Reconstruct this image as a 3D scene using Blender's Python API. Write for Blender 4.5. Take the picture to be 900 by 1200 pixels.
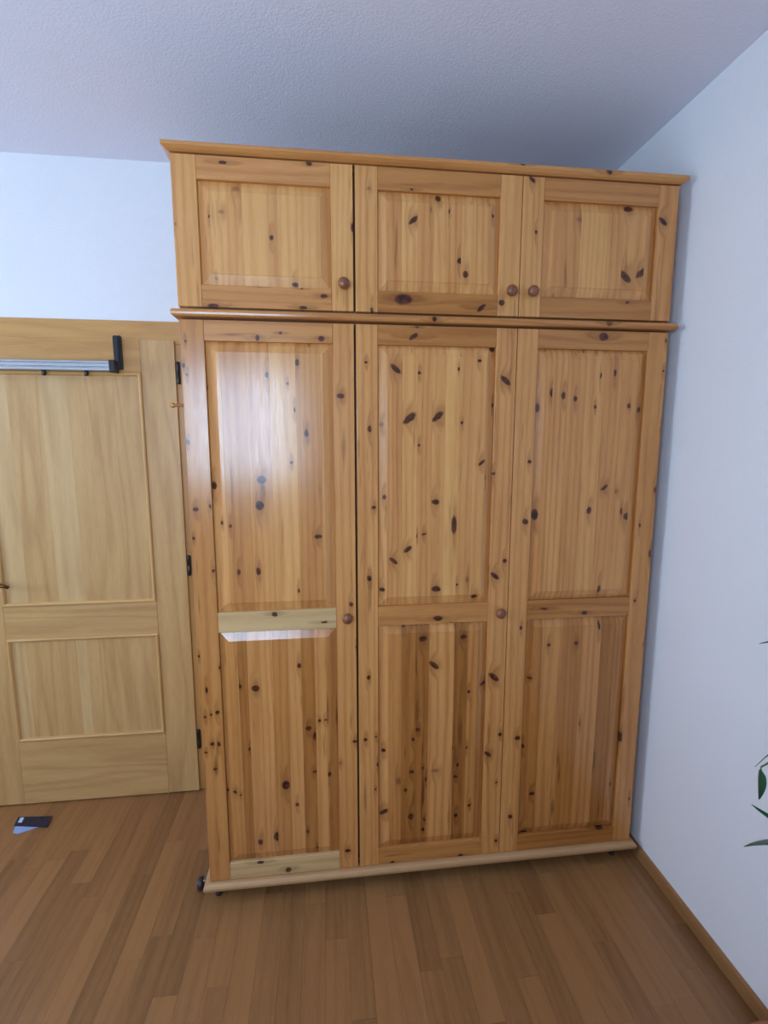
import bpy, bmesh, math, random
from mathutils import Matrix, Vector

for o in list(bpy.data.objects):
    bpy.data.objects.remove(o)
SC = bpy.context.scene
COL = SC.collection

# ------------------------------------------------------------ camera
CAM = Vector((0.4035, -1.4983, 1.5797))
PITCH, YAW, ROLL, FPX = 0.14051, 0.11782, -0.0004, 576.0
cp, sp, cy, sy = math.cos(PITCH), math.sin(PITCH), math.cos(YAW), math.sin(YAW)
fwd = Vector((sy * cp, cy * cp, -sp))
rgt = Vector((cy, -sy, 0.0))
upv = rgt.cross(fwd)
cam_data = bpy.data.cameras.new('camera')
cam_data.sensor_fit = 'VERTICAL'
cam_data.sensor_height = 36.0
cam_data.lens = FPX * 36.0 / 1200.0
cam_data.clip_start = 0.02
camera = bpy.data.objects.new('camera', cam_data)
COL.objects.link(camera)
camera.matrix_world = Matrix(((rgt.x, upv.x, -fwd.x, CAM.x), (rgt.y, upv.y, -fwd.y, CAM.y),
                              (rgt.z, upv.z, -fwd.z, CAM.z), (0, 0, 0, 1)))
SC.camera = camera

# ------------------------------------------------------------ room dimensions (metres)
X_RIGHT, X_LEFT = 1.577, -2.90
Y_BACK, Y_REAR = 0.6634, -1.95
Z_CEIL = 2.655
WIN = (-0.62, 0.20, 1.28, 2.12)          # window in the rear wall: x0, x1, z0, z1

WIN2 = (-1.25, -0.05, 1.25, 2.35)         # window in the left wall: y0, y1, z0, z1

# ------------------------------------------------------------ world, daylight, exposure
world = bpy.data.worlds.new('world')
SC.world = world
world.use_nodes = True
wn = world.node_tree.nodes
wn['Background'].inputs[0].default_value = (0.62, 0.78, 1.0, 1)
wn['Background'].inputs[1].default_value = 1.2

DAY = (0.67, 0.82, 1.0)


def daylight(name, loc, w, hgt, rz, watts, colour=DAY):
    li = bpy.data.lights.new(name, 'AREA')
    li.shape = 'RECTANGLE'
    li.size, li.size_y = w, hgt
    li.energy = watts
    li.color = colour
    ob = bpy.data.objects.new(name, li)
    COL.objects.link(ob)
    ob.location = loc
    ob.rotation_euler = (math.radians(90), 0, rz)       # rz = 0 faces +Y, -90 degrees faces +X


daylight('rear_window_daylight', ((WIN[0] + WIN[1]) / 2, Y_REAR - 0.13, (WIN[2] + WIN[3]) / 2), WIN[1] - WIN[0], WIN[3] - WIN[2], 0.0, 80.0, (0.48, 0.70, 1.0))
daylight('side_window_daylight', (X_LEFT - 0.13, (WIN2[0] + WIN2[1]) / 2, (WIN2[2] + WIN2[3]) / 2), WIN2[1] - WIN2[0], WIN2[3] - WIN2[2],
         math.radians(-90), 100.0)

vs = SC.view_settings
SC.display_settings.display_device = 'sRGB'
vs.view_transform = 'Standard'
vs.look = 'None'
vs.gamma = 1.0
vs.use_curve_mapping = False
vs.exposure = -0.50
SC.cycles.use_denoising = True
SC.cycles.max_bounces = 10
SC.cycles.diffuse_bounces = 6
SC.cycles.caustics_reflective = False
SC.cycles.caustics_refractive = False

# ------------------------------------------------------------ helpers
def lin(r, g, b):
    def f(c):
        c /= 255.0
        return c / 12.92 if c <= 0.04045 else ((c + 0.055) / 1.055) ** 2.4
    return (f(r), f(g), f(b), 1.0)


def mesh_obj(name, verts, faces, mat, parent=None, smooth=False):
    me = bpy.data.meshes.new(name)
    me.from_pydata([tuple(v) for v in verts], [], faces)
    me.validate()
    me.update()
    return link(name, me, mat, parent, smooth)


def link(name, me, mat, parent=None, smooth=False):
    if mat is not None and not me.materials:
        me.materials.append(mat)
    if smooth:
        me.polygons.foreach_set('use_smooth', [True] * len(me.polygons))
    o = bpy.data.objects.new(name, me)
    COL.objects.link(o)
    if parent is not None:
        o.parent = parent
    return o


def bm_obj(name, bm, mat, parent=None, smooth=False):
    bmesh.ops.recalc_face_normals(bm, faces=bm.faces)
    me = bpy.data.meshes.new(name)
    bm.to_mesh(me)
    bm.free()
    return link(name, me, mat, parent, smooth)


def add_box(bm, x0, x1, y0, y1, z0, z1):
    vs_ = [bm.verts.new(p) for p in ((x0, y0, z0), (x1, y0, z0), (x1, y1, z0), (x0, y1, z0),
                                     (x0, y0, z1), (x1, y0, z1), (x1, y1, z1), (x0, y1, z1))]
    for f in ((0, 3, 2, 1), (4, 5, 6, 7), (0, 1, 5, 4), (1, 2, 6, 5), (2, 3, 7, 6), (3, 0, 4, 7)):
        bm.faces.new([vs_[i] for i in f])
    return vs_


def box(name, x0, x1, y0, y1, z0, z1, mat, parent=None, bev=0.0, seg=1):
    bm = bmesh.new()
    add_box(bm, x0, x1, y0, y1, z0, z1)
    if bev:
        bmesh.ops.bevel(bm, geom=list(bm.edges), offset=bev, segments=seg, affect='EDGES', profile=0.5)
    return bm_obj(name, bm, mat, parent)


def lathe_bm(bm, prof, n, mtx):
    """prof: list of (radius, along); revolved round local Z, placed by mtx"""
    rings = []
    for r, h in prof:
        if r < 1e-6:
            rings.append([bm.verts.new(mtx @ Vector((0, 0, h)))])
        else:
            rings.append([bm.verts.new(mtx @ Vector((r * math.cos(2 * math.pi * k / n), r * math.sin(2 * math.pi * k / n), h)))
                          for k in range(n)])
    for a, b in zip(rings, rings[1:]):
        for k in range(n):
            k2 = (k + 1) % n
            if len(a) == 1 and len(b) > 1:
                bm.faces.new((a[0], b[k], b[k2]))
            elif len(b) == 1 and len(a) > 1:
                bm.faces.new((a[k], b[0], a[k2]))
            elif len(a) > 1:
                bm.faces.new((a[k], b[k], b[k2], a[k2]))


def tube_bm(bm, pts, rad, n=10):
    pts = [Vector(p) for p in pts]
    rads = rad if isinstance(rad, (list, tuple)) else [rad] * len(pts)
    rings = []
    ref = Vector((0.13, 0.27, 0.95)).normalized()
    for i, p in enumerate(pts):
        d = (pts[min(i + 1, len(pts) - 1)] - pts[max(i - 1, 0)]).normalized()
        a = ref - d * ref.dot(d)
        if a.length < 0.1:
            a = Vector((1, 0, 0)) - d * d.x
        a.normalize()
        ref = a
        b = d.cross(a)
        rings.append([bm.verts.new(p + (a * math.cos(2 * math.pi * k / n) + b * math.sin(2 * math.pi * k / n)) * rads[i])
                      for k in range(n)])
    for u, v in zip(rings, rings[1:]):
        for k in range(n):
            bm.faces.new((u[k], u[(k + 1) % n], v[(k + 1) % n], v[k]))
    bm.faces.new(rings[0][::-1])
    bm.faces.new(rings[-1])


def empty(name, loc=(0, 0, 0), parent=None):
    o = bpy.data.objects.new(name, None)
    o.empty_display_size = 0.05
    COL.objects.link(o)
    o.location = loc
    if parent is not None:
        o.parent = parent
    return o


def tag(o, label=None, cat=None, group=None, kind=None):
    if label:
        o['label'] = label
    if cat:
        o['category'] = cat
    if group:
        o['group'] = group
    if kind:
        o['kind'] = kind
    return o


# ------------------------------------------------------------ materials
class Nodes:
    def __init__(self, name):
        self.m = bpy.data.materials.new(name)
        self.m.use_nodes = True
        self.t = self.m.node_tree
        self.b = self.t.nodes['Principled BSDF']

    def n(self, kind, **kw):
        nd = self.t.nodes.new(kind)
        for k, v in kw.items():
            setattr(nd, k, v)
        return nd

    def put(self, sock, v):
        if isinstance(v, bpy.types.NodeSocket):
            self.t.links.new(v, sock)
        else:
            sock.default_value = v

    def math(self, op, a, b=0.0, c=0.0, clamp=False):
        nd = self.n('ShaderNodeMath', operation=op, use_clamp=clamp)
        for s, v in zip(nd.inputs, (a, b, c)):
            self.put(s, v)
        return nd.outputs[0]

    def vmath(self, op, a, b=(0, 0, 0)):
        nd = self.n('ShaderNodeVectorMath', operation=op)
        self.put(nd.inputs[0], a)
        if op == 'SCALE':
            self.put(nd.inputs['Scale'], b)
        elif op != 'LENGTH':
            self.put(nd.inputs[1], b)
        return nd.outputs['Value'] if op == 'LENGTH' else nd.outputs[0]

    def noise(self, vec, scale, detail=2.0, rough=0.5, dist=0.0):
        nd = self.n('ShaderNodeTexNoise')
        self.put(nd.inputs['Vector'], vec)
        nd.inputs['Scale'].default_value = scale
        nd.inputs['Detail'].default_value = detail
        nd.inputs['Roughness'].default_value = rough
        nd.inputs['Distortion'].default_value = dist
        return nd.outputs['Fac']

    def mix(self, fac, a, b, mode='MIX'):
        nd = self.n('ShaderNodeMix', data_type='RGBA', blend_type=mode)
        self.put(nd.inputs['Factor'], fac)
        self.put(nd.inputs['A'], a)
        self.put(nd.inputs['B'], b)
        return nd.outputs['Result']

    def rng(self, v, a, b, c=0.0, d=1.0, smooth=False):
        nd = self.n('ShaderNodeMapRange')
        if smooth:
            nd.interpolation_type = 'SMOOTHSTEP'
        for k, x in zip(('Value', 'From Min', 'From Max', 'To Min', 'To Max'), (v, a, b, c, d)):
            self.put(nd.inputs[k], x)
        return nd.outputs['Result']

    def bump(self, height, strength, dist):
        nd = self.n('ShaderNodeBump')
        nd.inputs['Strength'].default_value = strength
        nd.inputs['Distance'].default_value = dist
        self.put(nd.inputs['Height'], height)
        self.t.links.new(nd.outputs[0], self.b.inputs['Normal'])


def plain(name, col, rough=0.5, metal=0.0, wear=0.06, scale=60.0):
    s = Nodes(name)
    v = s.noise(s.n('ShaderNodeTexCoord').outputs['Object'], scale, 3.0)
    dark = tuple(c * (1 - 2.5 * wear) for c in col[:3]) + (1,)
    s.put(s.b.inputs['Base Color'], s.mix(v, col, dark))
    s.put(s.b.inputs['Roughness'], s.rng(v, 0.2, 0.8, max(0.03, rough - 0.06), min(1, rough + 0.06)))
    s.b.inputs['Metallic'].default_value = metal
    return s.m


def plaster(name, col, grain, strength, coarse):
    s = Nodes(name)
    co = s.n('ShaderNodeTexCoord').outputs['Object']
    a = s.noise(co, grain, 4.0, 0.62)
    b = s.noise(co, coarse, 2.0)
    s.put(s.b.inputs['Base Color'], s.mix(s.rng(b, 0.3, 0.7), col, tuple(c * 0.965 for c in col[:3]) + (1,)))
    s.b.inputs['Roughness'].default_value = 0.93
    s.b.inputs['Specular IOR Level'].default_value = 0.2
    s.bump(s.rng(a, 0.38, 0.66, 0, 1), strength, 0.004)
    return s.m


def wood(name, light, dark, seed, along='Z', rings=230.0, wob=26.0, knots=(), rough=0.3, ring_amt=0.55, random_tone=0.0,
         knot_col=(46, 17, 11), streak=0.5, resin=0.0):
    """Sawn timber: growth rings stretched along the grain, fine pores, optional knots
    (x, z, half width, half height, turn, strength) in metres of the part's own space."""
    s = Nodes(name)
    co = s.n('ShaderNodeTexCoord').outputs['Object']
    sep = s.n('ShaderNodeSeparateXYZ')
    s.put(sep.inputs[0], co)
    x, y, z = sep.outputs
    across, along_s, third = {'Z': (x, z, y), 'X': (z, x, y), 'Y': (x, y, z)}[along]
    rnd = None
    if random_tone:
        rnd = s.n('ShaderNodeObjectInfo').outputs['Random']
    wobble = s.noise(co, 55.0, 1.0)
    core = halo = None
    if knots:
        flat = s.n('ShaderNodeCombineXYZ')
        wo = s.math('MULTIPLY', s.math('SUBTRACT', wobble, 0.5), 0.006)
        s.put(flat.inputs[0], s.math('ADD', x, wo))
        s.put(flat.inputs[2], s.math('SUBTRACT', z, wo))
        for kx, kz, rx, rz, ang, st in knots:
            mp = s.n('ShaderNodeMapping', vector_type='TEXTURE')
            s.put(mp.inputs['Vector'], flat.outputs[0])
            mp.inputs['Location'].default_value = (kx, 0, kz)
            mp.inputs['Rotation'].default_value = (0, -math.radians(ang), 0)
            mp.inputs['Scale'].default_value = (rx, 1, rz)
            d = s.vmath('LENGTH', mp.outputs[0])
            # a shallow halo stretched along the grain
            mp2 = s.n('ShaderNodeMapping', vector_type='TEXTURE')
            s.put(mp2.inputs['Vector'], flat.outputs[0])
            mp2.inputs['Location'].default_value = (kx, 0, kz)
            big, sml = (1.6 * rx + 0.003, 4.2 * rz + 0.022), (4.2 * rx + 0.022, 1.5 * rz + 0.0025)
            hw = sml if along == 'X' else big
            mp2.inputs['Scale'].default_value = (hw[0], 1, hw[1])
            d2 = s.vmath('LENGTH', mp2.outputs[0])
            if st < 0.6:
                c = s.rng(d, 0.35, 1.15, st, 0.0, True)
            else:
                c = s.rng(d, 0.68, 1.15, min(1.0, st + 0.14), 0.0, True)
            h = s.rng(d2, 0.1, 1.0, min(1.0, st + 0.1), 0.0, True)
            core = c if core is None else s.math('MAXIMUM', core, c)
            halo = h if halo is None else s.math('MAXIMUM', halo, h)
    # grain coordinates
    g = s.n('ShaderNodeCombineXYZ')
    s.put(g.inputs[0], across)
    s.put(g.inputs[1], third)
    s.put(g.inputs[2], s.math('MULTIPLY', along_s, 0.085))
    off = (seed * 1.37 % 19.0, seed * 0.77 % 13.0, seed * 2.11 % 17.0)
    gv = s.vmath('ADD', g.outputs[0], off)
    if rnd is not None:
        sh = s.n('ShaderNodeCombineXYZ')
        s.put(sh.inputs[0], s.math('MULTIPLY', rnd, 37.0))
        s.put(sh.inputs[2], s.math('MULTIPLY', rnd, 91.0))
        gv = s.vmath('ADD', gv, sh.outputs[0])
    low = s.noise(gv, 7.0, 2.0, 0.55)
    ph = s.math('MULTIPLY_ADD', low, wob, s.math('MULTIPLY', across, rings))
    if halo is not None:
        ph = s.math('MULTIPLY_ADD', halo, 7.0, ph)
    ring = s.math('MULTIPLY_ADD', s.math('SINE', ph), 0.5, 0.5)
    ring = s.math('POWER', ring, 2.2)
    pores = s.noise(gv, 210.0, 3.0, 0.6)
    bands = s.noise(gv, 26.0, 2.0, 0.5)
    f = s.math('MULTIPLY', ring, ring_amt * 0.55)
    f = s.math('MULTIPLY_ADD', s.rng(pores, 0.35, 0.75), 0.30, f)
    f = s.math('MULTIPLY_ADD', s.rng(bands, 0.35, 0.72), streak, f)
    if rnd is not None:
        f = s.math('ADD', f, s.math('MULTIPLY', s.math('SUBTRACT', rnd, 0.45), random_tone))
    f = s.math('MULTIPLY', f, 0.8, clamp=True)
    col = s.mix(f, light, dark)
    if resin:
        rs = s.noise(s.vmath('ADD', gv, (5.1, 2.3, 8.7)), 48.0, 2.0, 0.5)
        rs = s.rng(rs, 0.64, 0.76, 0.0, resin, True)
        col = s.mix(rs, col, tuple(a * 0.5 for a in dark[:3]) + (1,))
    if halo is not None:
        hc = tuple(a * 0.62 for a in dark[:3]) + (1,)
        col = s.mix(s.math('MULTIPLY', halo, 0.55), col, hc)
        kc = lin(*knot_col)
        kc2 = lin(knot_col[0] + 42, knot_col[1] + 26, knot_col[2] + 16)
        kin = s.mix(s.rng(wobble, 0.35, 0.65), kc, kc2)
        col = s.mix(core, col, kin)
    s.put(s.b.inputs['Base Color'], col)
    s.put(s.b.inputs['Roughness'], s.rng(pores, 0.3, 0.7, rough - 0.03, rough + 0.06))
    s.b.inputs['Specular IOR Level'].default_value = 0.5
    s.bump(pores, 0.08, 0.0006)
    return s.m


M = {}
M['wall'] = plaster('white_plaster', lin(232, 233, 236), 190.0, 0.22, 1.5)
M['ceiling'] = plaster('ceiling_plaster', lin(234, 233, 243), 150.0, 0.22, 1.2)
M['black'] = plain('black_plastic', lin(24, 22, 24), 0.38)
M['rubber'] = plain('dark_rubber', lin(52, 44, 50), 0.42)
M['steel'] = plain('zinc_steel', lin(150, 150, 152), 0.35, 1.0)
M['alu'] = plain('brushed_aluminium', lin(176, 179, 184), 0.42, 1.0)
M['brass'] = plain('aged_brass', lin(112, 92, 58), 0.35, 1.0)
M['white_paint'] = plain('white_window_paint', lin(235, 235, 232), 0.4)
M['interior'] = plain('pine_back', lin(150, 110, 66), 0.6)

OAK_L, OAK_D = lin(153, 107, 64), lin(93, 60, 32)
M['parquet'] = wood('oak_parquet', OAK_L, OAK_D, 3.0, 'Y', 170.0, 34.0, rough=0.36, ring_amt=0.34, random_tone=0.68, streak=0.26)
M['oak_trim'] = wood('oak_trim', lin(158, 113, 70), lin(110, 74, 43), 8.0, 'Y', 170.0, 20.0, rough=0.4, ring_amt=0.3, streak=0.3)


def glass_mat():
    s = Nodes('window_glass')
    tr = s.n('ShaderNodeBsdfTransparent')
    gl = s.n('ShaderNodeBsdfGlossy')
    gl.inputs['Roughness'].default_value = 0.02
    mx = s.n('ShaderNodeMixShader')
    mx.inputs[0].default_value = 0.06
    s.t.links.new(tr.outputs[0], mx.inputs[1])
    s.t.links.new(gl.outputs[0], mx.inputs[2])
    s.t.links.new(mx.outputs[0], s.t.nodes['Material Output'].inputs['Surface'])
    return s.m


M['glass'] = glass_mat()

# ------------------------------------------------------------ room shell
random.seed(11)
T = 0.12
floor = tag(box('floor', X_LEFT - T, X_RIGHT + T, Y_REAR - T, Y_BACK + T, -0.12, -0.012, M['oak_trim']), kind='structure')
tag(box('ceiling', X_LEFT - T, X_RIGHT + T, Y_REAR - T, Y_BACK + T, Z_CEIL, Z_CEIL + T, M['ceiling']), kind='structure')
tag(box('wall_right', X_RIGHT, X_RIGHT + T, Y_REAR - T, Y_BACK + T, -0.012, Z_CEIL, M['wall']), kind='structure')
bm = bmesh.new()
add_box(bm, X_LEFT - T, X_LEFT, Y_REAR - T, WIN2[0], -0.012, Z_CEIL)
add_box(bm, X_LEFT - T, X_LEFT, WIN2[1], Y_BACK + T, -0.012, Z_CEIL)
add_box(bm, X_LEFT - T, X_LEFT, WIN2[0], WIN2[1], -0.012, WIN2[2])
add_box(bm, X_LEFT - T, X_LEFT, WIN2[0], WIN2[1], WIN2[3], Z_CEIL)
tag(bm_obj('wall_left', bm, M['wall']), kind='structure')
tag(box('wall_back', X_LEFT, X_RIGHT, Y_BACK, Y_BACK + T, -0.012, Z_CEIL, M['wall']), kind='structure')
bm = bmesh.new()
add_box(bm, X_LEFT, WIN[0], Y_REAR - T, Y_REAR, -0.012, Z_CEIL)
add_box(bm, WIN[1], X_RIGHT, Y_REAR - T, Y_REAR, -0.012, Z_CEIL)
add_box(bm, WIN[0], WIN[1], Y_REAR - T, Y_REAR, -0.012, WIN[2])
add_box(bm, WIN[0], WIN[1], Y_REAR - T, Y_REAR, WIN[3], Z_CEIL)
tag(bm_obj('wall_rear', bm, M['wall']), kind='structure')

# windows behind and to the left of the photographer: two casements each


def make_window(name, loc, w, hh, rz):
    win = tag(empty(name, loc), kind='structure')
    win.rotation_euler = (0, 0, rz)
    hw = w / 2
    for nm, a in (('frame', (-hw, hw, 0.0, 0.05)), ('frame', (-hw, hw, hh - 0.05, hh)), ('frame', (-hw, -hw + 0.05, 0.05, hh - 0.05)),
                  ('frame', (hw - 0.05, hw, 0.05, hh - 0.05)), ('mullion', (-0.04, 0.04, 0.05, hh - 0.05))):
        box(nm, a[0], a[1], -0.03, 0.03, a[2], a[3], M['white_paint'], win, 0.004)
    for a in ((-hw + 0.05, -0.04), (0.04, hw - 0.05)):
        box('pane', a[0], a[1], -0.004, 0.004, 0.05, hh - 0.05, M['glass'], win)
    box('window_sill', -hw - 0.05, hw + 0.05, 0.06, 0.2, -0.03, 0.0, M['white_paint'], win, 0.006)


make_window('window_1', ((WIN[0] + WIN[1]) / 2, Y_REAR - 0.06, WIN[2]), WIN[1] - WIN[0], WIN[3] - WIN[2], 0.0)
make_window('window_2', (X_LEFT - 0.06, (WIN2[0] + WIN2[1]) / 2, WIN2[2]), WIN2[1] - WIN2[0], WIN2[3] - WIN2[2], math.radians(-90))

# parquet: staggered oak strips running into the room
SW = 0.0705
y_near = -1.45
cols = int((X_RIGHT + 1.32) / SW) + 1
for c in range(cols):
    xb = X_RIGHT - c * SW
    xa = max(xb - SW, -1.32)
    if xb - xa < 0.02:
        continue
    yb = Y_BACK
    ln = random.uniform(0.12, 0.62)
    while yb > y_near:
        ya = max(yb - ln, y_near)
        if ya - y_near < 0.08:
            ya = y_near
        top = random.uniform(-0.00015, 0.0)
        e = 0.00022
        bm = bmesh.new()
        # the strip's own origin is its centre so that its grain and tone are its own
        cx_, cy_ = (xa + xb) / 2, (ya + yb) / 2
        w2, l2 = (xb - xa) / 2 - e, (yb - ya) / 2 - e
        add_box(bm, -w2, w2, -l2, l2, -0.012, top)
        o = bm_obj('plank', bm, M['parquet'], floor)
        o.location = (cx_, cy_, 0)
        yb = ya
        ln = random.choice((0.36, 0.42, 0.48, 0.52, 0.62, 0.46))
# parquet beyond the part in view (behind and far left of the camera)
bm = bmesh.new()
for (xa, xb, ya, yb) in ((X_LEFT, X_RIGHT, Y_REAR, y_near), (X_LEFT, -1.32, y_near, Y_BACK)):
    x = xa
    while x < xb - 1e-4:
        x2 = min(x + SW, xb)
        y = ya
        while y < yb - 1e-4:
            y2 = min(y + random.uniform(0.35, 0.6), yb)
            add_box(bm, x + 2e-4, x2 - 2e-4, y + 2e-4, y2 - 2e-4, -0.012, 0.0)
            y = y2
        x = x2
tag(bm_obj('parquet_strips', bm, M['parquet'], floor), kind='stuff')

# skirting on the right wall
bm = bmesh.new()
prof = [(0.0, 0.0), (-0.010, 0.0), (-0.010, 0.040), (-0.008, 0.046), (-0.004, 0.049), (0.0, 0.049)]
ys = (Y_REAR, Y_BACK)
ring = [[bm.verts.new((X_RIGHT + px, yy, pz)) for px, pz in prof] for yy in ys]
for i in range(len(prof)):
    j = (i + 1) % len(prof)
    bm.faces.new((ring[0][i], ring[0][j], ring[1][j], ring[1][i]))
bm.faces.new(ring[0]); bm.faces.new(ring[1][::-1])
tag(bm_obj('baseboard_right', bm, M['oak_trim']), kind='structure')

# ------------------------------------------------------------ room door on the back wall
LY = 0.6334                                  # front of the leaf
LX0, LX1, LZ1 = -1.0615, -0.193, 1.985
door = tag(empty('door_1', ((LX0 + LX1) / 2, LY, 0.0)), kind='structure')
DOX = (LX0 + LX1) / 2
ASH_L, ASH_D = lin(202, 162, 106), lin(160, 116, 68)
ash_n = [0]


def ash(along, light=ASH_L, dark=ASH_D, rings=70.0):
    ash_n[0] += 1
    return wood('ash_veneer', light, dark, 31.0 + 5.3 * ash_n[0], along, rings, 44.0, rough=0.33, ring_amt=0.6, streak=0.34)


def dbox(name, x0, x1, y0, y1, z0, z1, mat, parent, bev=0.0, seg=1):
    return box(name, x0 - DOX, x1 - DOX, y0 - LY, y1 - LY, z0, z1, mat, parent, bev, seg)


CY = 0.6484                                  # front of the casing
CAS_L, CAS_D = lin(202, 153, 88), lin(160, 109, 54)
dbox('casing', LX0 - 0.075, LX0 + 0.013, CY, Y_BACK, 0.0, 1.972, ash('Z', CAS_L, CAS_D), door, 0.002)
dbox('casing', LX1 - 0.013, LX1 + 0.075, CY, Y_BACK, 0.0, 1.972, ash('Z', CAS_L, CAS_D), door, 0.002)
dbox('casing', LX0 - 0.075, LX1 + 0.075, CY, Y_BACK, 1.972, 2.060, ash('X', CAS_L, CAS_D), door, 0.002)
leaf = dbox('leaf', LX0 + 0.016, LX1 - 0.016, LY + 0.012, Y_BACK, 0.006, 1.969, ash('Z'), door)
MX0, MX1 = -0.9325, -0.3255
Z = (0.006, 0.301, 0.764, 0.905, 1.857, LZ1)
dbox('stile', LX0, MX0, LY, LY + 0.0148, 0.006, LZ1, ash('Z'), leaf, 0.0015)
dbox('stile', MX1, LX1, LY, LY + 0.0148, 0.006, LZ1, ash('Z'), leaf, 0.0015)
g = 0.0003
dbox('rail', MX0 + g, MX1 - g, LY, LY + 0.0118, Z[0], Z[1], ash('X'), leaf, 0.0006)
dbox('rail', MX0 + g, MX1 - g, LY, LY + 0.0118, Z[2], Z[3], ash('X'), leaf, 0.0006)
dbox('rail', MX0 + g, MX1 - g, LY, LY + 0.0118, Z[4], Z[5], ash('X', CAS_L, CAS_D), leaf, 0.0006)
PALE_L, PALE_D = lin(208, 173, 120), lin(172, 131, 82)
for za, zb, cuts, tone in ((Z[1], Z[2], (-0.865, -0.665, -0.625, -0.50), (1, 0, 1, 0, 0)),
                           (Z[3], Z[4], (-0.835, -0.715, -0.612, -0.44), (1, 0, 1, 0, 0))):
    xs = (MX0,) + cuts + (MX1,)
    for a, b, tn in zip(xs, xs[1:], tone):
        dbox('panel_board', a + 1e-4, b - 1e-4, LY + 0.004, LY + 0.0118, za + g, zb - g,
             ash('Z', PALE_L, PALE_D, 55.0) if tn else ash('Z', ASH_L, ASH_D, 55.0), leaf)
    # mitred bead round the panel: one length per side
    bw = 0.014
    for k in range(4):
        bm = bmesh.new()
        pr = [(0.0, 0.0), (0.002, -0.006), (0.007, -0.008), (0.012, -0.004), (bw, 0.004)]   # (inward, y)
        crn = [(MX0, za), (MX1, za), (MX1, zb), (MX0, zb)]
        inn = [(1, 1), (-1, 1), (-1, -1), (1, -1)]
        ends = []
        for q in (k, (k + 1) % 4):
            ends.append([bm.verts.new((crn[q][0] + inn[q][0] * d - DOX, yy, crn[q][1] + inn[q][1] * d)) for d, yy in pr])
        for i in range(len(pr) - 1):
            bm.faces.new((ends[0][i], ends[0][i + 1], ends[1][i + 1], ends[1][i]))
        bm.faces.new((ends[0][0], ends[1][0], ends[1][-1], ends[0][-1]))
        bm.faces.new(ends[0]); bm.faces.new(ends[1][::-1])
        bm_obj('bead', bm, ash('X' if k % 2 == 0 else 'Z', lin(212, 170, 110), lin(176, 130, 76)), leaf)
for hz in (1.859, 1.058, 0.255):
    bm = bmesh.new()
    lathe_bm(bm, [(0, -0.044), (0.006, -0.044), (0.0075, -0.040), (0.0075, -0.001), (0.0066, 0), (0.0075, 0.001), (0.0075, 0.040), (0.006, 0.044), (0, 0.044)],
             14, Matrix.Translation((LX1 + 0.0085 - DOX, 0.005, hz)))
    tag(bm_obj('hinge', bm, M['black'], door, True), 'black hinge barrel')
# lever handle at the left stile
hd = empty('handle', (-0.998 - DOX, 0, 1.02), door)
bm = bmesh.new()
lathe_bm(bm, [(0, 0), (0.026, 0), (0.026, 0.006), (0.022, 0.009), (0, 0.009)], 24, Matrix.Rotation(math.radians(90), 4, 'X'))
bm_obj('rosette', bm, M['brass'], hd, True)
bm = bmesh.new()
tube_bm(bm, [(0, -0.009, 0), (0, -0.045, 0), (0.006, -0.055, 0), (0.02, -0.058, 0), (0.06, -0.058, -0.001), (0.10, -0.057, -0.008), (0.128, -0.054, -0.018)],
        [0.009, 0.009, 0.009, 0.009, 0.0085, 0.008, 0.006], 12)
bm_obj('lever', bm, M['brass'], hd, True)

# ------------------------------------------------------------ aluminium rail across the door's top rail
rack = tag(empty('door_rail', (-0.41, LY, 1.86)), 'long silver aluminium rail with black end bracket across the top of the door', 'rail')
RX, RZ = -0.41, 1.86
bm = bmesh.new()
za, zb = 1.855 - RZ, 1.893 - RZ
prof = [(-0.033, za), (-0.050, za), (-0.052, za + 0.002), (-0.052, za + 0.011), (-0.0495, za + 0.0125), (-0.0495, za + 0.0145), (-0.052, za + 0.016),
        (-0.052, zb - 0.012), (-0.0495, zb - 0.0105), (-0.0495, zb - 0.0085), (-0.052, zb - 0.007), (-0.052, zb - 0.002), (-0.050, zb), (-0.033, zb)]
r0 = [bm.verts.new((-0.60, a, b)) for a, b in prof]
r1 = [bm.verts.new((-0.016, a, b)) for a, b in prof]
for i in range(len(prof)):
    j = (i + 1) % len(prof)
    bm.faces.new((r0[i], r0[j], r1[j], r1[i]))
bm.faces.new(r0); bm.faces.new(r1[::-1])
bm_obj('bar', bm, M['alu'], rack)
for s_, nm in ((0.0, 'bracket'), (-0.616, 'bracket')):
    bm = bmesh.new()
    add_box(bm, s_ - 0.010, s_ + 0.020, -0.016, -0.0002, 1.866 - RZ, 1.996 - RZ)
    add_box(bm, s_ - 0.004, s_ + 0.014, -0.024, -0.016, 1.868 - RZ, 1.990 - RZ)
    bmesh.ops.bevel(bm, geom=list(bm.edges), offset=0.003, segments=2, affect='EDGES')
    br = bm_obj(nm, bm, M['black'], rack)
    x0_, x1_ = (s_ - 0.016, s_ + 0.006) if s_ == 0 else (s_ + 0.0, s_ + 0.016)
    box('end_cap', x0_, x1_, -0.056, -0.014, 1.850 - RZ, 1.897 - RZ, M['black'], br, 0.003, 2)
for hx in (-0.258, -0.104):
    bm = bmesh.new()
    lathe_bm(bm, [(0, 0.0), (0.0075, 0.0), (0.0085, -0.004), (0.0085, -0.014), (0.006, -0.019), (0, -0.020)], 14,
             Matrix.Translation((hx, -0.042, za)))
    tag(bm_obj('knob', bm, M['black'], rack, True), 'small black knob under the rail')

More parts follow.
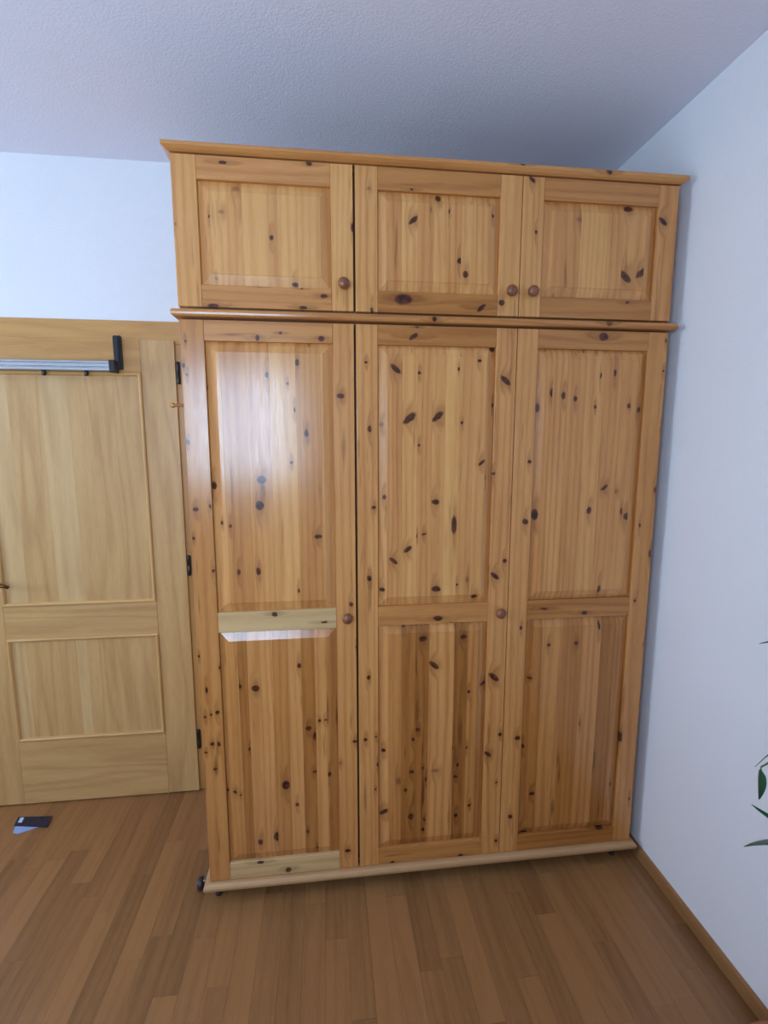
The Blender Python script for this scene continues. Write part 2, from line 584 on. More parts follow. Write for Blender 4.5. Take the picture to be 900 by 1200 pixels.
# ------------------------------------------------------------ pine wardrobe
KNOTS = {
    ('u', 0): [(144,2364,12.1,5.4,0,0.8),(386,2375,8.9,6.1,0,0.8),(135,2233,10.9,6.8,0,0.45),(100,2220,3.4,5.4,0,0.8),(274,2170,6.2,8.3,0,0.8),(177,2298,14.9,9.5,0,0.45),(7,2195,4.7,6.1,0,0.45),(510,2209,5.6,12.6,0,0.8),(234,2037,8.4,4.2,0,0.8),(339,2045,10.5,6.3,0,0.8),(358,2033,3.5,2.8,0,0.8),(423,2013,11.4,7.1,0,0.8),(100,1977,17.3,6.2,0,0.8),(360,1979,12.7,5.7,0,0.8),(111,2054,4.8,4.8,0,0.45)],
    ('u', 1): [(254,2304,9.5,9.5,0,1),(177,2238,19,8,40,0.8),(230,2270,4.1,10.9,0,0.45),(285,2268,5.5,6.8,0,0.8),(424,2263,4.8,5.5,0,0.8),(321,2130,8.3,9.7,0,0.8),(341,2091,9.1,11.2,0,0.8),(149,2012,29.2,16.7,0,1),(394,1995,18.3,7.7,40,0.8),(459,2012,11.4,9.2,0,0.8),(171,2324,4.7,3.4,0,0.8),(52,1978,5.5,8.3,0,0.8),(44,2319,8,6.7,0,0.45)],
    ('u', 2): [(29,2371,14.6,6.1,-40,0.8),(47,2223,4.9,6.3,0,0.8),(349,2307,17.8,10,0,0.8),(465,2274,19.1,8,-40,0.8),(348,2104,28.4,11.9,-40,0.8),(403,2117,25,10.5,40,0.8),(363,2026,6.6,4.4,0,0.8),(191,2266,21.2,9.9,0,0.45)],
    ('l', 0): [(224,1889,6.7,9.6,0,0.8),(413,1891,10.5,9,0,0.8),(292,1904,5.2,3.7,0,0.8),(338,1820,7.5,10.6,0,0.8),(247,1782,6.8,9,0,0.8),(308,1757,3.8,4.5,0,0.8),(469,1722,13.1,7.7,0,0.8),(328,1679,3.1,7.6,0,0.8),(362,1608,7.7,12.3,0,0.8),(314,1519,5.4,6.2,0,0.8),(222,1465,15.4,13.9,0,0.8),(213,1385,14,15.5,0,1),(224,1430,10.8,42.6,0,0.45),(77,1448,9.2,13,0,0.8),(96,1332,5.4,7,0,0.8),(63,1385,4.6,6.1,0,0.8),(122,1321,4.7,7,0,0.8),(142,1172,5.5,11,0,0.8),(202,1174,7.9,12.7,0,0.8),(327,1106,4,8,0,0.8),(393,1282,14.3,7.2,0,0.8),(7,1805,5.9,7.4,0,0.8),(16,1778,4.4,4.4,0,0.8),(16,1875,3.7,3.7,0,0.8),(7,1581,6,8.3,0,0.8),(20,1376,10,6.9,0,0.8),(9,1285,5.4,5.4,0,0.8),(64,1179,5.5,6.3,0,0.8),(-2,1357,3.8,3.8,0,0.8),(70,1743,3,4.5,0,0.8),(495,1053,6.5,8.2,0,0.8),(248,1030,10.2,8.5,0,0.8),(407,996,12.1,4.3,0,0.8),(496,1051,6,6,0,0.8),(322,851,7.8,8.7,0,0.8),(179,780,13.8,11.2,0,1),(126,791,7.7,8.6,0,0.8),(348,626,11.5,8.9,0,0.8),(369,596,8,16,0,0.8),(267,424,14.4,17.9,0,1),(232,233,10.9,18.2,0,1),(176,217,9.1,10.9,0,0.8),(153,565,5.3,7,0,0.8),(414,451,8.1,9,0,0.8),(367,465,9.9,4.5,0,0.8),(304,347,6.3,7.2,0,0.8),(337,242,5.5,7.3,0,0.8),(173,138,12.8,7.3,0,0.8),(267,98,11.1,11.1,0,0.8),(474,151,11.2,6.5,0,0.8),(72,415,5.3,5.3,0,0.8),(98,412,8,6.2,0,0.8),(117,399,4.4,4.4,0,0.8),(54,703,7.8,8.6,0,0.8),(15,689,5.2,5.2,0,0.8),(33,697,4.3,4.3,0,0.8),(33,593,7.8,7,0,0.8),(54,591,6.1,8.7,0,0.8),(11,564,5.2,3.5,0,0.8),(38,502,7.9,5.3,0,0.8),(23,783,4.3,12,0,0.8),(443,657,4.5,35.6,0,0.45),(452,489,7.2,5.4,0,0.45),(67,858,3.4,5.1,0,0.8),(370,173,5.5,6.5,0,0.8),(384,652,5.3,6.2,0,0.8),(406,653,8,3.6,0,0.8),(513,905,4.4,7,0,0.8),(505,566,10.8,5.4,0,0.8),(5,900,4.2,5.1,0,0.8),(495,1053,5.7,6.5,0,0.8)],
    ('l', 1): [(125,1806,20.7,8.7,-40,0.8),(199,1795,6.2,5.4,0,0.8),(326,1809,4.7,7.1,0,0.8),(392,1836,7.1,5.5,0,0.8),(435,1872,9.4,8.6,0,0.8),(480,1776,22.5,9.4,-40,0.8),(443,1699,4.8,8,0,0.8),(169,1655,27.5,11.6,40,0.8),(260,1661,24.6,10.3,40,0.8),(340,1642,5.6,6.4,0,0.8),(44,1622,7,10.9,0,0.8),(82,1636,10.9,8.6,0,0.45),(201,1571,4.8,4.8,0,0.8),(409,1515,14.9,6.3,40,0.8),(258,1388,13.8,9.7,0,0.8),(321,1311,9.8,32.8,0,0.8),(91,1405,7.2,8.8,0,0.8),(56,1373,7.2,7.2,0,0.8),(196,1277,4.1,7.3,0,0.8),(221,1282,9.8,4.1,0,0.8),(167,1233,17,7.1,40,0.8),(120,1196,17,7.1,-40,0.8),(40,1139,7.3,9.8,0,0.8),(83,1098,9.8,7.4,0,0.8),(263,1096,16.6,10.8,0,0.8),(335,1108,3.3,5,0,0.8),(369,1124,7.5,15,0,0.45),(396,1064,11.8,8.4,0,0.8),(465,1134,19.5,8.2,-40,0.8),(498,1185,8.4,7.5,0,0.8),(451,1478,5.7,5.7,0,0.8),(33,1824,6.1,3.8,0,0.8),(192,1931,6.1,3.1,0,0.8),(180,1904,17,7.2,40,0.8),(423,1466,2.4,9.8,0,0.8),(37,795,7.1,8.9,0,1),(221,923,14.2,11.6,0,0.8),(362,924,12.6,9,0,0.8),(155,970,5.3,5.3,0,0.8),(272,993,17.7,8.9,0,0.8),(261,827,21.9,9.2,-40,0.8),(318,972,6.2,5.3,0,0.8),(385,723,6.4,6.4,0,0.8),(437,747,13.8,5.8,40,0.8),(474,771,24.7,10.4,-40,0.8),(89,287,20.1,8.4,40,0.8),(185,263,11.2,13.1,0,0.8),(206,594,8.2,8.2,0,0.8),(190,559,5.5,6.4,0,0.8),(87,522,8.2,8.2,0,0.8),(25,570,7.2,7.2,0,0.8),(61,578,4.5,4.5,0,0.8),(331,517,3.7,6.5,0,0.8),(381,513,4.6,6.5,0,0.8),(503,554,7.5,7.5,0,0.8),(461,481,17.6,7.4,-40,0.8),(140,405,12.9,18.5,0,0.45),(186,436,10.2,7.4,0,0.8),(226,448,4.6,4.6,0,0.8),(271,434,18.6,9.3,0,0.45),(238,404,4.6,9.3,0,0.8),(165,367,6.5,7.4,0,0.8),(233,247,4.7,6.6,0,0.8),(228,209,6.6,7.5,0,0.8),(348,252,7.6,8.5,0,0.8),(343,405,8.4,5.6,0,0.8),(350,450,4.7,7.5,0,0.8),(68,473,5.5,7.3,0,0.8),(59,380,4.6,4.6,0,0.8),(397,287,6.6,7.6,0,0.8),(496,368,4.7,4.7,0,0.8),(369,87,9.6,7.7,0,0.8),(119,86,8.5,7.6,0,0.8),(502,133,6.8,6.8,0,0.8),(203,658,8.2,54.5,0,0.45),(359,568,8.3,64.7,0,0.45)],
    ('l', 2): [(50,946,6.4,7.3,0,0.8),(53,535,11.3,9.4,0,0.8),(38,226,8.7,8.7,0,0.8),(289,1918,16.1,14.5,0,1),(78,1692,7.3,16.2,0,0.8),(121,1740,7.3,14.5,0,0.8),(162,1731,8.1,13,0,0.8),(203,1721,6.5,9.8,0,0.8),(273,1696,4.9,6.6,0,0.8),(287,1796,3.3,11.4,0,0.8),(336,1805,4.9,12.2,0,0.8),(392,1700,6.6,9.1,0,0.8),(432,1687,7.5,11.6,0,0.8),(56,1517,6.6,6.6,0,0.8),(323,1429,15.1,6.3,40,0.8),(84,1340,11.7,20,0,1),(50,1317,10.8,10,0,0.8),(273,1352,10.1,13.5,0,0.8),(410,1329,12.8,11.9,0,0.8),(390,1347,4.3,13.6,0,0.8),(463,1296,4.3,7.7,0,0.8),(510,1418,5.1,10.2,0,0.8),(508,1196,5.2,15.6,0,0.8),(327,1074,6.1,15.6,0,0.8),(279,991,11.3,7,0,0.8),(130,1011,14.6,4.3,0,0.8),(465,1028,6.1,4.4,0,0.8),(507,1911,3.3,6.5,0,0.8),(506,1814,3.3,4.1,0,0.8),(514,1624,3.4,4.2,0,0.8),(363,1416,13.5,10.1,0,0.45),(154,879,7.8,7,0,0.8),(255,881,7.9,7.9,0,0.8),(336,943,5.3,17.5,0,0.8),(90,758,8.7,4.4,0,0.8),(448,509,8.2,20.1,0,0.8),(116,312,11.8,7.3,0,0.8),(78,496,6.3,8.9,0,0.8),(198,246,8.3,41.3,0,0.45),(389,145,15.9,9.4,0,0.8),(92,149,16.5,11,0,0.8),(422,321,4.6,13,0,0.8),(347,423,9.1,54.8,0,0.45),(285,575,5.4,14.4,0,0.45),(511,864,3.6,4.5,0,0.8),(501,255,3.7,7.5,0,0.8),(465,1026,4.4,5.3,0,0.8)],
}
WX, WY = -0.016, 0.0592                       # left front corner of the doors
DW, NW = 0.515, 3
WD = 3 * DW
DEP = 0.53
PINE = [(lin(223, 166, 98), lin(188, 120, 60)), (lin(209, 147, 84), lin(168, 101, 51)), (lin(184, 122, 59), lin(142, 80, 35)),
        (lin(164, 104, 48), lin(114, 61, 27))]
NEWPINE = (lin(208, 172, 120), lin(178, 138, 88))
pine_n = [0]


def pine(tone, along, knots=(), rings=None):
    pine_n[0] += 1
    i = pine_n[0]
    if tone == 'new':
        l, d = NEWPINE
    else:
        tone = max(0.0, min(2.999, tone))
        a, f = int(tone), tone - int(tone)
        l = tuple(p * (1 - f) + q * f for p, q in zip(PINE[a][0], PINE[a + 1][0]))
        d = tuple(p * (1 - f) + q * f for p, q in zip(PINE[a][1], PINE[a + 1][1]))
    return wood('pine', l, d, 3.7 * i, along, rings or random.uniform(170, 330), random.uniform(14, 30), knots, rough=0.2,
                ring_amt=random.uniform(0.5, 0.95), streak=random.uniform(0.3, 0.55),
                resin=0.0 if tone == 'new' else 0.35 + 0.2 * (tone if tone != 'new' else 0))


rnd = random.Random(5)


def moulding(name, prof, mat, parent, w=WD, back=DEP):
    """profile (outset, z) swept round left side, front and right side with mitres"""
    bm = bmesh.new()
    loops = []
    for k in range(4):
        vs_ = []
        for o, zz in prof:
            p = [(-o, back, zz), (-o, -o, zz), (w + o, -o, zz), (w + o, back, zz)][k]
            vs_.append(bm.verts.new(p))
        loops.append(vs_)
    for a, b in zip(loops, loops[1:]):
        for i in range(len(prof)):
            j = (i + 1) % len(prof)
            bm.faces.new((a[i], a[j], b[j], b[i]))
    bm.faces.new(loops[0]); bm.faces.new(loops[-1][::-1])
    return bm_obj(name, bm, mat, parent)


def raised_panel(x0, x1, z0, z1, cuts, tones, knots, parent, bw=0.030):
    """raised-and-fielded panel glued up from upright boards; each board its own piece"""
    lo, hi, st = 0.0118, 0.0006, -0.0008          # depth behind the frame front: edge, bevel top, field
    xs = [x0] + [c for c in cuts if x0 < c < x1] + [x1]
    for i, (a, b) in enumerate(zip(xs, xs[1:])):
        bm = bmesh.new()
        def ring_(ix, iz, y):
            return [bm.verts.new(p) for p in ((x0 + ix, y, z0 + iz), (x1 - ix, y, z0 + iz), (x1 - ix, y, z1 - iz), (x0 + ix, y, z1 - iz))]
        R0 = ring_(0, 0, 0.0195)
        R1 = ring_(0, 0, lo)
        R2 = ring_(bw, bw, hi)
        R3 = ring_(bw + 0.0006, bw + 0.0006, st)
        bm.faces.new(R0)
        bm.faces.new(R3)
        for p, q in ((R0, R1), (R1, R2), (R2, R3)):
            for k in range(4):
                k2 = (k + 1) % 4
                bm.faces.new((p[k], p[k2], q[k2], q[k]))
        for cut, nrm in ((a + 1.2e-4, -1), (b - 1.2e-4, 1)):
            if (nrm < 0 and a == x0) or (nrm > 0 and b == x1):
                continue
            res = bmesh.ops.bisect_plane(bm, geom=bm.verts[:] + bm.edges[:] + bm.faces[:], plane_co=(cut, 0, 0),
                                         plane_no=(nrm, 0, 0), clear_outer=True)
            ed = [e for e in res['geom_cut'] if isinstance(e, bmesh.types.BMEdge)]
            if ed:
                bmesh.ops.contextual_create(bm, geom=ed)
        kn = [k for k in knots if a <= k[0] < b and z0 <= k[1] <= z1]
        bm_obj('panel_board', bm, pine(tones[i % len(tones)], 'Z', kn), parent)


def in_rect(k, r):
    return r[0] <= k[0] < r[1] and r[2] <= k[1] < r[3]


def make_knob(parent, x, z):
    bm = bmesh.new()
    prof = [(0, 0), (0.0085, 0), (0.0085, 0.002), (0.0065, 0.006), (0.0072, 0.010), (0.013, 0.014), (0.0165, 0.019), (0.0172, 0.024), (0.0155, 0.029),
            (0.011, 0.033), (0.005, 0.0348), (0, 0.035)]
    lathe_bm(bm, prof, 24, Matrix.Translation((x, 0, z)) @ Matrix.Rotation(math.radians(90), 4, 'X'))
    m = wood('knob_wood', lin(140, 84, 52), lin(92, 50, 32), 4.0 * x + 9.0 * z, 'Z', 160.0, 10.0, rough=0.28)
    tag(bm_obj('knob', bm, m, parent, True), 'round turned brown wooden knob')


def make_door(parent, i, row, z0, z1, rails, cutsets, toneset, railtones, stiletones, knob, px0, label):
    """frame-and-panel door; rails = [(za, zb)...] from the bottom up, panels between them"""
    gapL = 0.0030 if i == 1 else 0.0012
    gapR = 0.0038 if i == 0 else 0.0012
    d = tag(empty('door', (px0, 0.0, z0), parent), label)
    kn = [(a / 1000.0, b / 1000.0 - z0, c / 1000.0, e / 1000.0, f, s_) for a, b, c, e, f, s_ in KNOTS[row, i]]
    H = z1 - z0
    SL, SR = 0.0698, 0.4462
    rl = [(a - z0, b - z0) for a, b in rails]
    used = set()
    def take(r):
        out = [k for k in kn if in_rect(k, r) and k not in used]
        used.update(out)
        return out
    e = 0.0004
    ka, kb = take((-1, SL, -1, 9)), take((SR, 9, -1, 9))
    box('stile', gapL, SL - e, 0, 0.021, 0, H, pine(stiletones[0], 'Z', ka), d, 0.0011, 1)
    box('stile', SR + e, DW - gapR, 0, 0.021, 0, H, pine(stiletones[1], 'Z', kb), d, 0.0011, 1)
    for (a, b), tn in zip(rl, railtones):
        r = (SL, SR, a - 0.003, b + 0.003)
        box('rail', SL, SR, 0.0002, 0.021, a, b, pine(tn, 'X', take(r), 190), d, 0.0009, 1)
    for j, ((a0, a1), (b0, b1)) in enumerate(zip(rl, rl[1:])):
        raised_panel(SL, SR, a1, b0, cutsets[j], toneset[j], [k for k in kn if k not in used], d)
    if knob:
        make_knob(d, knob[0], knob[1] - z0)
    return d


# lower unit
ward = tag(empty('wardrobe', (WX, WY, 0.0)), 'tall three-door knotty pine wardrobe on small castors in the room corner', 'wardrobe')
body = pine(1.4, 'Z')
box('side_panel', 0.0, 0.019, 0.0225, DEP, 0.082, 1.942, body, ward, 0.001)
box('side_panel', WD - 0.019, WD, 0.0225, DEP, 0.082, 1.942, pine(1.6, 'Z'), ward, 0.001)
box('partition', 0.507, 0.525, 0.03, DEP - 0.01, 0.1, 1.92, M['interior'], ward)
box('partition', 1.021, 1.039, 0.03, DEP - 0.01, 0.1, 1.92, M['interior'], ward)
box('bottom_board', 0.019, WD - 0.019, 0.0225, DEP - 0.008, 0.084, 0.100, M['interior'], ward)
box('top_board', 0.019, WD - 0.019, 0.0225, DEP - 0.008, 1.922, 1.942, M['interior'], ward)
box('back_panel', 0.019, WD - 0.019, DEP - 0.008, DEP, 0.084, 1.942, M['interior'], ward)
BASE = [(-0.02, 0.0505), (0.006, 0.0505), (0.012, 0.052), (0.017, 0.057), (0.019, 0.063), (0.019, 0.069), (0.016, 0.075), (0.010, 0.0795), (0.002, 0.0812), (-0.02, 0.0812)]
moulding('base_moulding', BASE, wood('pine', lin(190, 148, 102), lin(152, 108, 68), 77.0, 'X', 150, 20, rough=0.34, ring_amt=0.4, streak=0.35), ward)

LR = [(0.0830, 0.1453), (0.9744, 1.0418), (1.8772, 1.9365)]
C0 = ((0.126, 0.156, 0.197, 0.237, 0.285, 0.329, 0.373, 0.41), (0.112, 0.186, 0.254, 0.333, 0.406))
C1 = ((0.108, 0.148, 0.197, 0.243, 0.331, 0.379), (0.099, 0.147, 0.195, 0.242, 0.285, 0.33, 0.378, 0.422))
C2 = ((0.13, 0.205, 0.275, 0.346, 0.401), (0.124, 0.176, 0.237, 0.299, 0.361, 0.415))
make_door(ward, 0, 'l', 0.083, 1.9365, LR, C0, ((1.5, 2.4, 1.2, 1.0, 1.7, 0.9, 2.2, 0.9, 1.7), (0.6, 1.4, 0.9, 0.4, 1.3, 0.9)),
          ('new', 'new', 1.3), (1.5, 1.0), (0.481, 1.012), 0.0, 'left door with pale replaced rails')
make_door(ward, 1, 'l', 0.083, 1.9365, LR, C1, ((1.0, 1.5, 2.4, 2.6, 0.7, 2.7, 1.6), (0.5, 1.0, 0.4, 1.0, 0.7, 0.0, 0.9, 0.6, 1.2)),
          (1.5, 1.5, 1.9), (0.9, 0.9), (0.483, 1.008), DW, 'middle door')
make_door(ward, 2, 'l', 0.083, 1.9365, LR, C2, ((2.0, 1.4, 2.1, 1.3, 2.6, 1.8), (1.3, 0.8, 1.2, 0.7, 1.1, 0.8, 1.4)),
          (2.2, 2.0, 1.8), (0.9, 1.2), None, 2 * DW, 'right door without a knob')

# wooden peg on the wardrobe's left edge
bm = bmesh.new()
lathe_bm(bm, [(0, 0), (0.005, 0), (0.005, 0.026), (0.0075, 0.028), (0.0075, 0.036), (0.005, 0.039), (0, 0.039)], 14,
         Matrix.Translation((0.0, 0.010, 1.690)) @ Matrix.Rotation(math.radians(-90), 4, 'Y'))
peg = tag(bm_obj('peg', bm, pine(1.5, 'X'), ward, True), 'small wooden peg on the left edge')
# castors
for (cx_, cy_, sg) in ((-0.046, 0.058, -1), (WD + 0.016, 0.058, 1), (-0.046, 0.45, -1), (WD + 0.016, 0.45, 1)):
    cas = empty('castor', (cx_, cy_, 0.0), ward)
    bm = bmesh.new()
    lathe_bm(bm, [(0, -0.011), (0.012, -0.011), (0.019, -0.009), (0.0225, -0.004), (0.0225, 0.004), (0.019, 0.009), (0.012, 0.011), (0, 0.011)], 24,
             Matrix.Translation((0, 0, 0.0225)) @ Matrix.Rotation(math.radians(90), 4, 'Y'))
    bm_obj('wheel', bm, M['rubber'], cas, True)
    bm = bmesh.new()
    lathe_bm(bm, [(0, 0), (0.006, 0), (0.006, 0.003), (0, 0.004)], 12, Matrix.Translation((sg * 0.011, 0, 0.0225)) @ Matrix.Rotation(math.radians(sg * 90), 4, 'Y'))
    bm_obj('axle_cap', bm, M['steel'], cas, True)
    bm = bmesh.new()
    a, b = sorted((-sg * 0.012, -sg * 0.090))
    add_box(bm, a, b, -0.018, 0.018, 0.0425, 0.0500)
    a, b = sorted((-sg * 0.0125, -sg * 0.0155))
    add_box(bm, a, b, -0.010, 0.010, 0.014, 0.0425)
    bmesh.ops.bevel(bm, geom=list(bm.edges), offset=0.0008, segments=1, affect='EDGES')
    bm_obj('bracket', bm, M['steel'], cas)
    bm = bmesh.new()
    lathe_bm(bm, [(0, 0.0), (0.010, 0.0), (0.012, 0.003), (0.012, 0.030), (0.007, 0.034), (0.007, 0.0425), (0, 0.0425)], 16,
             Matrix.Translation((-sg * 0.066, -0.026 if cy_ < 0.1 else 0.02, 0.0)))
    bm_obj('glide', bm, M['rubber'], cas, True)

# upper unit standing on the lower one
top = tag(empty('top_cabinet', (WX, WY, 1.9425)), 'three-door knotty pine top cabinet standing on the wardrobe', 'cabinet')
TZ = 1.9425
WAIST = [(p[0], p[1]) for p in [(-0.02, 0.0002), (0.010, 0.0002), (0.014, 0.002), (0.0165, 0.006), (0.0175, 0.011), (0.0165, 0.016), (0.013, 0.020), (0.008, 0.0215), (-0.02, 0.0215)]]
box('side_panel', 0.0, 0.019, 0.0225, DEP, 0.022, 0.442, pine(0.9, 'Z'), top, 0.001)
box('side_panel', WD - 0.019, WD, 0.0225, DEP, 0.022, 0.442, pine(1.1, 'Z'), top, 0.001)
box('partition', 0.507, 0.525, 0.03, DEP - 0.01, 0.04, 0.43, M['interior'], top)
box('partition', 1.021, 1.039, 0.03, DEP - 0.01, 0.04, 0.43, M['interior'], top)
box('bottom_board', 0.019, WD - 0.019, 0.0225, DEP - 0.008, 0.0215, 0.039, M['interior'], top)
box('top_board', 0.019, WD - 0.019, 0.0225, DEP - 0.008, 0.425, 0.4415, M['interior'], top)
box('back_panel', 0.019, WD - 0.019, DEP - 0.008, DEP, 0.022, 0.4415, M['interior'], top)
kz = 0.011
moulding('waist_moulding', WAIST, pine(1.3, 'X', [(0.757, kz, 0.007, 0.009, 0, 0.9), (1.327, kz + 0.004, 0.012, 0.010, 0, 0.6)], 150), top)
CROWN = [(-0.02, 0.4420), (0.0015, 0.4420), (0.004, 0.4432), (0.009, 0.4450), (0.0125, 0.4470), (0.015, 0.4490), (0.016, 0.4500), (0.018, 0.4512), (0.018, 0.4600), (0.0165, 0.4620), (-0.02, 0.4625)]
moulding('crown_moulding', CROWN, pine(1.2, 'X', [(1.295, 0.456, 0.010, 0.006, 0, 0.8), (1.02, 0.461, 0.010, 0.004, 0, 0.8)], 150), top)
box('cover_board', 0.02, WD - 0.02, 0.021, DEP, 0.4425, 0.4620, M['interior'], top)

UR = [(1.9725, 2.0342), (2.3173, 2.3805)]
U0 = ((0.103, 0.192, 0.266, 0.293, 0.348, 0.42),)
U1 = ((0.096, 0.142, 0.191, 0.24, 0.284, 0.326, 0.371, 0.403),)
U2 = ((0.105, 0.193, 0.28, 0.334, 0.411),)
for i, (cs, ts, rt, stl, kb) in enumerate(((U0, ((0.7, 0.2, 0.0, 0.6, 0.1, 0.4, 0.7),), (1.4, 1.0), (0.5, 0.3), (0.481, 2.046)),
                                       (U1, ((0.5, 1.2, 0.2, 1.1, 0.3, 0.9, 0.2, 0.7, 0.8),), (2.0, 1.7), (0.4, 0.5), (0.483, 2.043)),
                                       (U2, ((1.1, 1.1, 0.2, 1.0, 0.7, 1.2),), (1.9, 1.5), (0.6, 0.9), (0.037, 2.044)))):
    make_door(top, i, 'u', 1.9725, 2.3805, UR, cs, ts, rt, stl, kb, i * DW, ('left door', 'middle door', 'right door')[i] + ' of the top cabinet')
for ch in top.children:
    if ch.name.split('.')[0] == 'door':
        ch.location.z -= TZ

# ------------------------------------------------------------ folded leaflet on the floor
lf = tag(empty('leaflet', (-0.862, 0.517, 0.0)), 'small dark blue folded leaflet lying on the floor by the door', 'leaflet')


def sheet(name, pts, z, th, mat, lift=0.0):
    bm = bmesh.new()
    bot = [bm.verts.new((x, y, z + (lift if k in (2, 3) else 0))) for k, (x, y) in enumerate(pts)]
    tp = [bm.verts.new((x, y, z + th + (lift if k in (2, 3) else 0))) for k, (x, y) in enumerate(pts)]
    n = len(pts)
    bm.faces.new(bot[::-1]); bm.faces.new(tp)
    for k in range(n):
        bm.faces.new((bot[k], bot[(k + 1) % n], tp[(k + 1) % n], tp[k]))
    return bm_obj(name, bm, mat, lf)


M['navy'] = plain('navy_print', lin(26, 32, 54), 0.3)
M['paleblue'] = plain('pale_blue_paper', lin(150, 172, 220), 0.45)
M['label'] = plain('white_print', lin(196, 214, 240), 0.45)
sheet('page', [(-0.028, -0.045), (-0.004, -0.054), (0.062, -0.024), (-0.040, -0.004)], 0.0004, 0.002, M['paleblue'])
cv = sheet('cover', [(-0.043, -0.010), (0.097, -0.034), (0.085, 0.026), (-0.054, 0.038)], 0.003, 0.004, M['navy'])
bm = bmesh.new()
mk = [(-0.037, 0.004), (-0.021, 0.002), (-0.026, 0.030), (-0.041, 0.032)]
lo_ = [bm.verts.new((x, y, 0.00705)) for x, y in mk]
hi_ = [bm.verts.new((x, y, 0.0075)) for x, y in mk]
bm.faces.new(lo_[::-1]); bm.faces.new(hi_)
for k in range(4):
    bm.faces.new((lo_[k], lo_[(k + 1) % 4], hi_[(k + 1) % 4], hi_[k]))
lb = bm_obj('printed_mark', bm, M['label'], cv)

# ------------------------------------------------------------ plant at the right wall, mostly out of frame
PX, PY = 1.405, -0.74
plant = tag(empty('potted_plant', (PX, PY, 0.0)), 'green leafy plant at the right edge in front of the white wall', 'plant')
M['pot'] = plain('terracotta_pot', lin(168, 104, 74), 0.75)
M['soil'] = plain('potting_soil', lin(48, 36, 28), 0.95, 0, 0.2, 160)
M['stem'] = plain('green_stem', lin(70, 92, 52), 0.6)
bm = bmesh.new()
lathe_bm(bm, [(0, 0), (0.085, 0), (0.088, 0.006), (0.108, 0.17), (0.108, 0.176), (0.118, 0.178), (0.120, 0.184), (0.120, 0.214), (0.117, 0.218), (0.108, 0.218), (0.104, 0.190), (0, 0.190)],
         40, Matrix.Identity(4))
bm_obj('pot', bm, M['pot'], plant, True)
bm = bmesh.new()
lathe_bm(bm, [(0, 0.199), (0.05, 0.198), (0.103, 0.194), (0.103, 0.1905), (0, 0.1905)], 32, Matrix.Identity(4))
bm_obj('soil', bm, M['soil'], plant, True)


def leaf_mat():
    s = Nodes('leaf_green')
    co = s.n('ShaderNodeTexCoord').outputs['UV']
    ob = s.n('ShaderNodeTexCoord').outputs['Object']
    n = s.noise(ob, 22.0, 3.0)
    col = s.mix(s.rng(n, 0.3, 0.7), lin(34, 92, 60), lin(18, 60, 42))
    s.put(s.b.inputs['Base Color'], col)
    s.b.inputs['Roughness'].default_value = 0.32
    return s.m


M['leaf'] = leaf_mat()


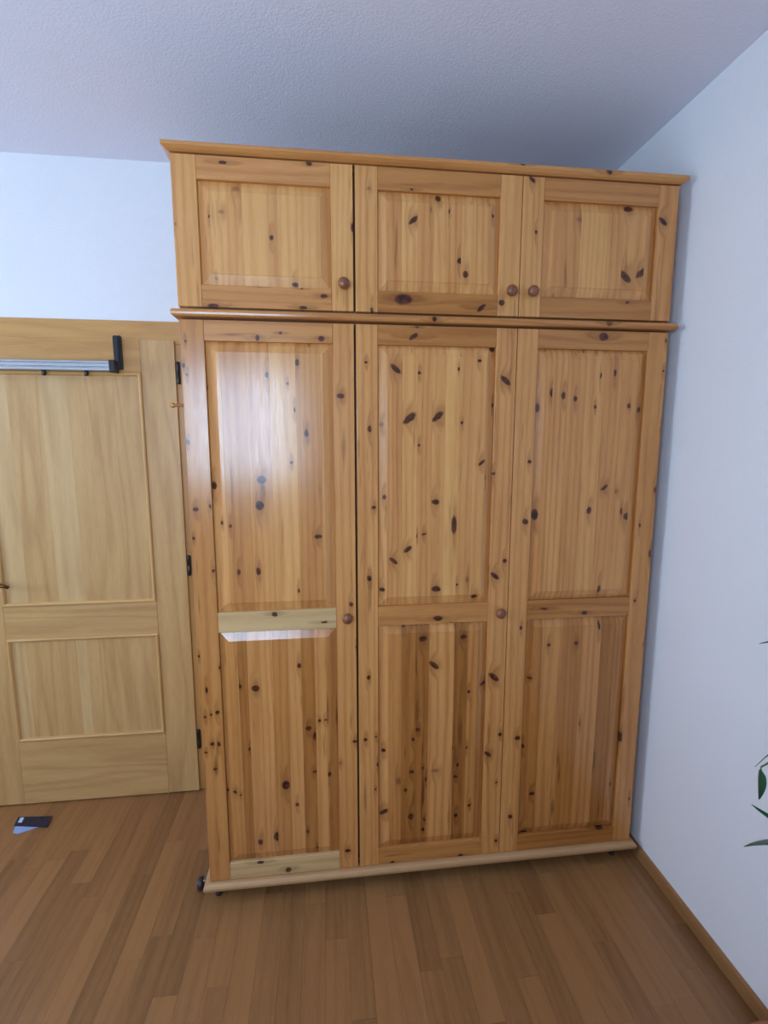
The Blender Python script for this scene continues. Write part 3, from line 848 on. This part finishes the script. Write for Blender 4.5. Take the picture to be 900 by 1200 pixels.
def leaf_blade(base, tip, width, sag, roll, name='leaf'):
    """lanceolate blade with thickness, folded along its midrib and arched"""
    b, t_ = Vector(base), Vector(tip)
    d = t_ - b
    side = d.cross(Vector((0, 0, 1)))
    if side.length < 1e-4:
        side = Vector((1, 0, 0))
    side.normalize()
    side = Matrix.Rotation(roll, 3, d.normalized()) @ side
    nrm = side.cross(d).normalized()
    N = 11
    topv, botv = [], []
    for i in range(N + 1):
        s_ = i / N
        w = width * (math.sin(math.pi * min(1.0, s_ ** 0.8)) ** 0.85) * (1 - 0.25 * s_) + 0.0008
        if s_ < 0.16:
            w = min(w, 0.002 + width * 0.2 * s_)
        c = b + d * s_ + Vector((0, 0, sag)) * (4 * s_ * (1 - s_))
        row = [c + side * w * q + nrm * (abs(q) * w * 0.35) for q in (-1, -0.5, 0, 0.5, 1)]
        topv.append(row)
        botv.append([p - nrm * 0.0007 for p in row])
    verts, faces = [], []
    for r in topv + botv:
        verts += r
    n5 = 5 * (N + 1)
    for i in range(N):
        for k in range(4):
            a = i * 5 + k
            faces.append((a, a + 1, a + 6, a + 5))
            faces.append((n5 + a, n5 + a + 5, n5 + a + 6, n5 + a + 1))
        for k in (0, 4):
            a = i * 5 + k
            faces.append((a, a + 5, n5 + a + 5, n5 + a))
    for i in (0, N):
        for k in range(4):
            a = i * 5 + k
            faces.append((a, a + 1, n5 + a + 1, n5 + a))
    bm = bmesh.new()
    bv = [bm.verts.new(v) for v in verts]
    for f in faces:
        bm.faces.new([bv[q] for q in f])
    return bm_obj(name, bm, M['leaf'], plant, True)


stems = [((0.01, 0.02), (0.045, 0.02, 1.16)), ((-0.03, -0.01), (0.06, -0.10, 1.30)), ((0.03, -0.03), (0.07, 0.05, 0.98))]
for (bx, by), (tx, ty, tz) in stems:
    bm = bmesh.new()
    pts = [(bx + (tx - bx) * q + 0.015 * math.sin(q * 5), by + (ty - by) * q, 0.19 + (tz - 0.19) * q) for q in [k / 9 for k in range(10)]]
    tube_bm(bm, pts, [0.008 - 0.0045 * k / 9 for k in range(10)], 8)
    bm_obj('stem', bm, M['stem'], plant, True)
for args in (((0.045, 0.02, 1.13), (-0.190, 0.040, 1.202), 0.013, 0.030, 1.0),
             ((0.040, 0.02, 1.00), (-0.159, 0.050, 0.938), 0.010, 0.045, 0.9),
             ((-0.156, 0.040, 0.944), (-0.152, 0.040, 0.873), 0.0125, 0.0, 0.2),
             ((0.035, 0.02, 0.79), (-0.157, 0.050, 0.855), 0.036, -0.030, 0.5),
             ((0.040, 0.02, 0.72), (-0.163, 0.050, 0.760), 0.033, 0.020, 0.6)):
    leaf_blade(*args)
bm = bmesh.new()
tube_bm(bm, [(0.036, 0.02, 0.90), (-0.03, 0.03, 0.945), (-0.10, 0.04, 0.955), (-0.14, 0.04, 0.952), (-0.156, 0.04, 0.944)], [0.0025, 0.002, 0.002, 0.0018, 0.0015], 7)
bm_obj('leaf_stalk', bm, M['stem'], plant, True)
rl_ = random.Random(9)
for k in range(16):
    a = rl_.uniform(-2.2, 1.2)
    z_ = 0.62 + 0.04 * k
    ln_ = rl_.uniform(0.10, 0.15)
    leaf_blade((0.045, 0.0, z_), (max(-0.05, min(0.155, 0.05 + ln_ * math.cos(a))), -0.01 + ln_ * 1.5 * math.sin(a), z_ + rl_.uniform(-0.05, 0.12)),
               rl_.uniform(0.014, 0.026), rl_.uniform(0.0, 0.04), rl_.uniform(-0.4, 0.4))
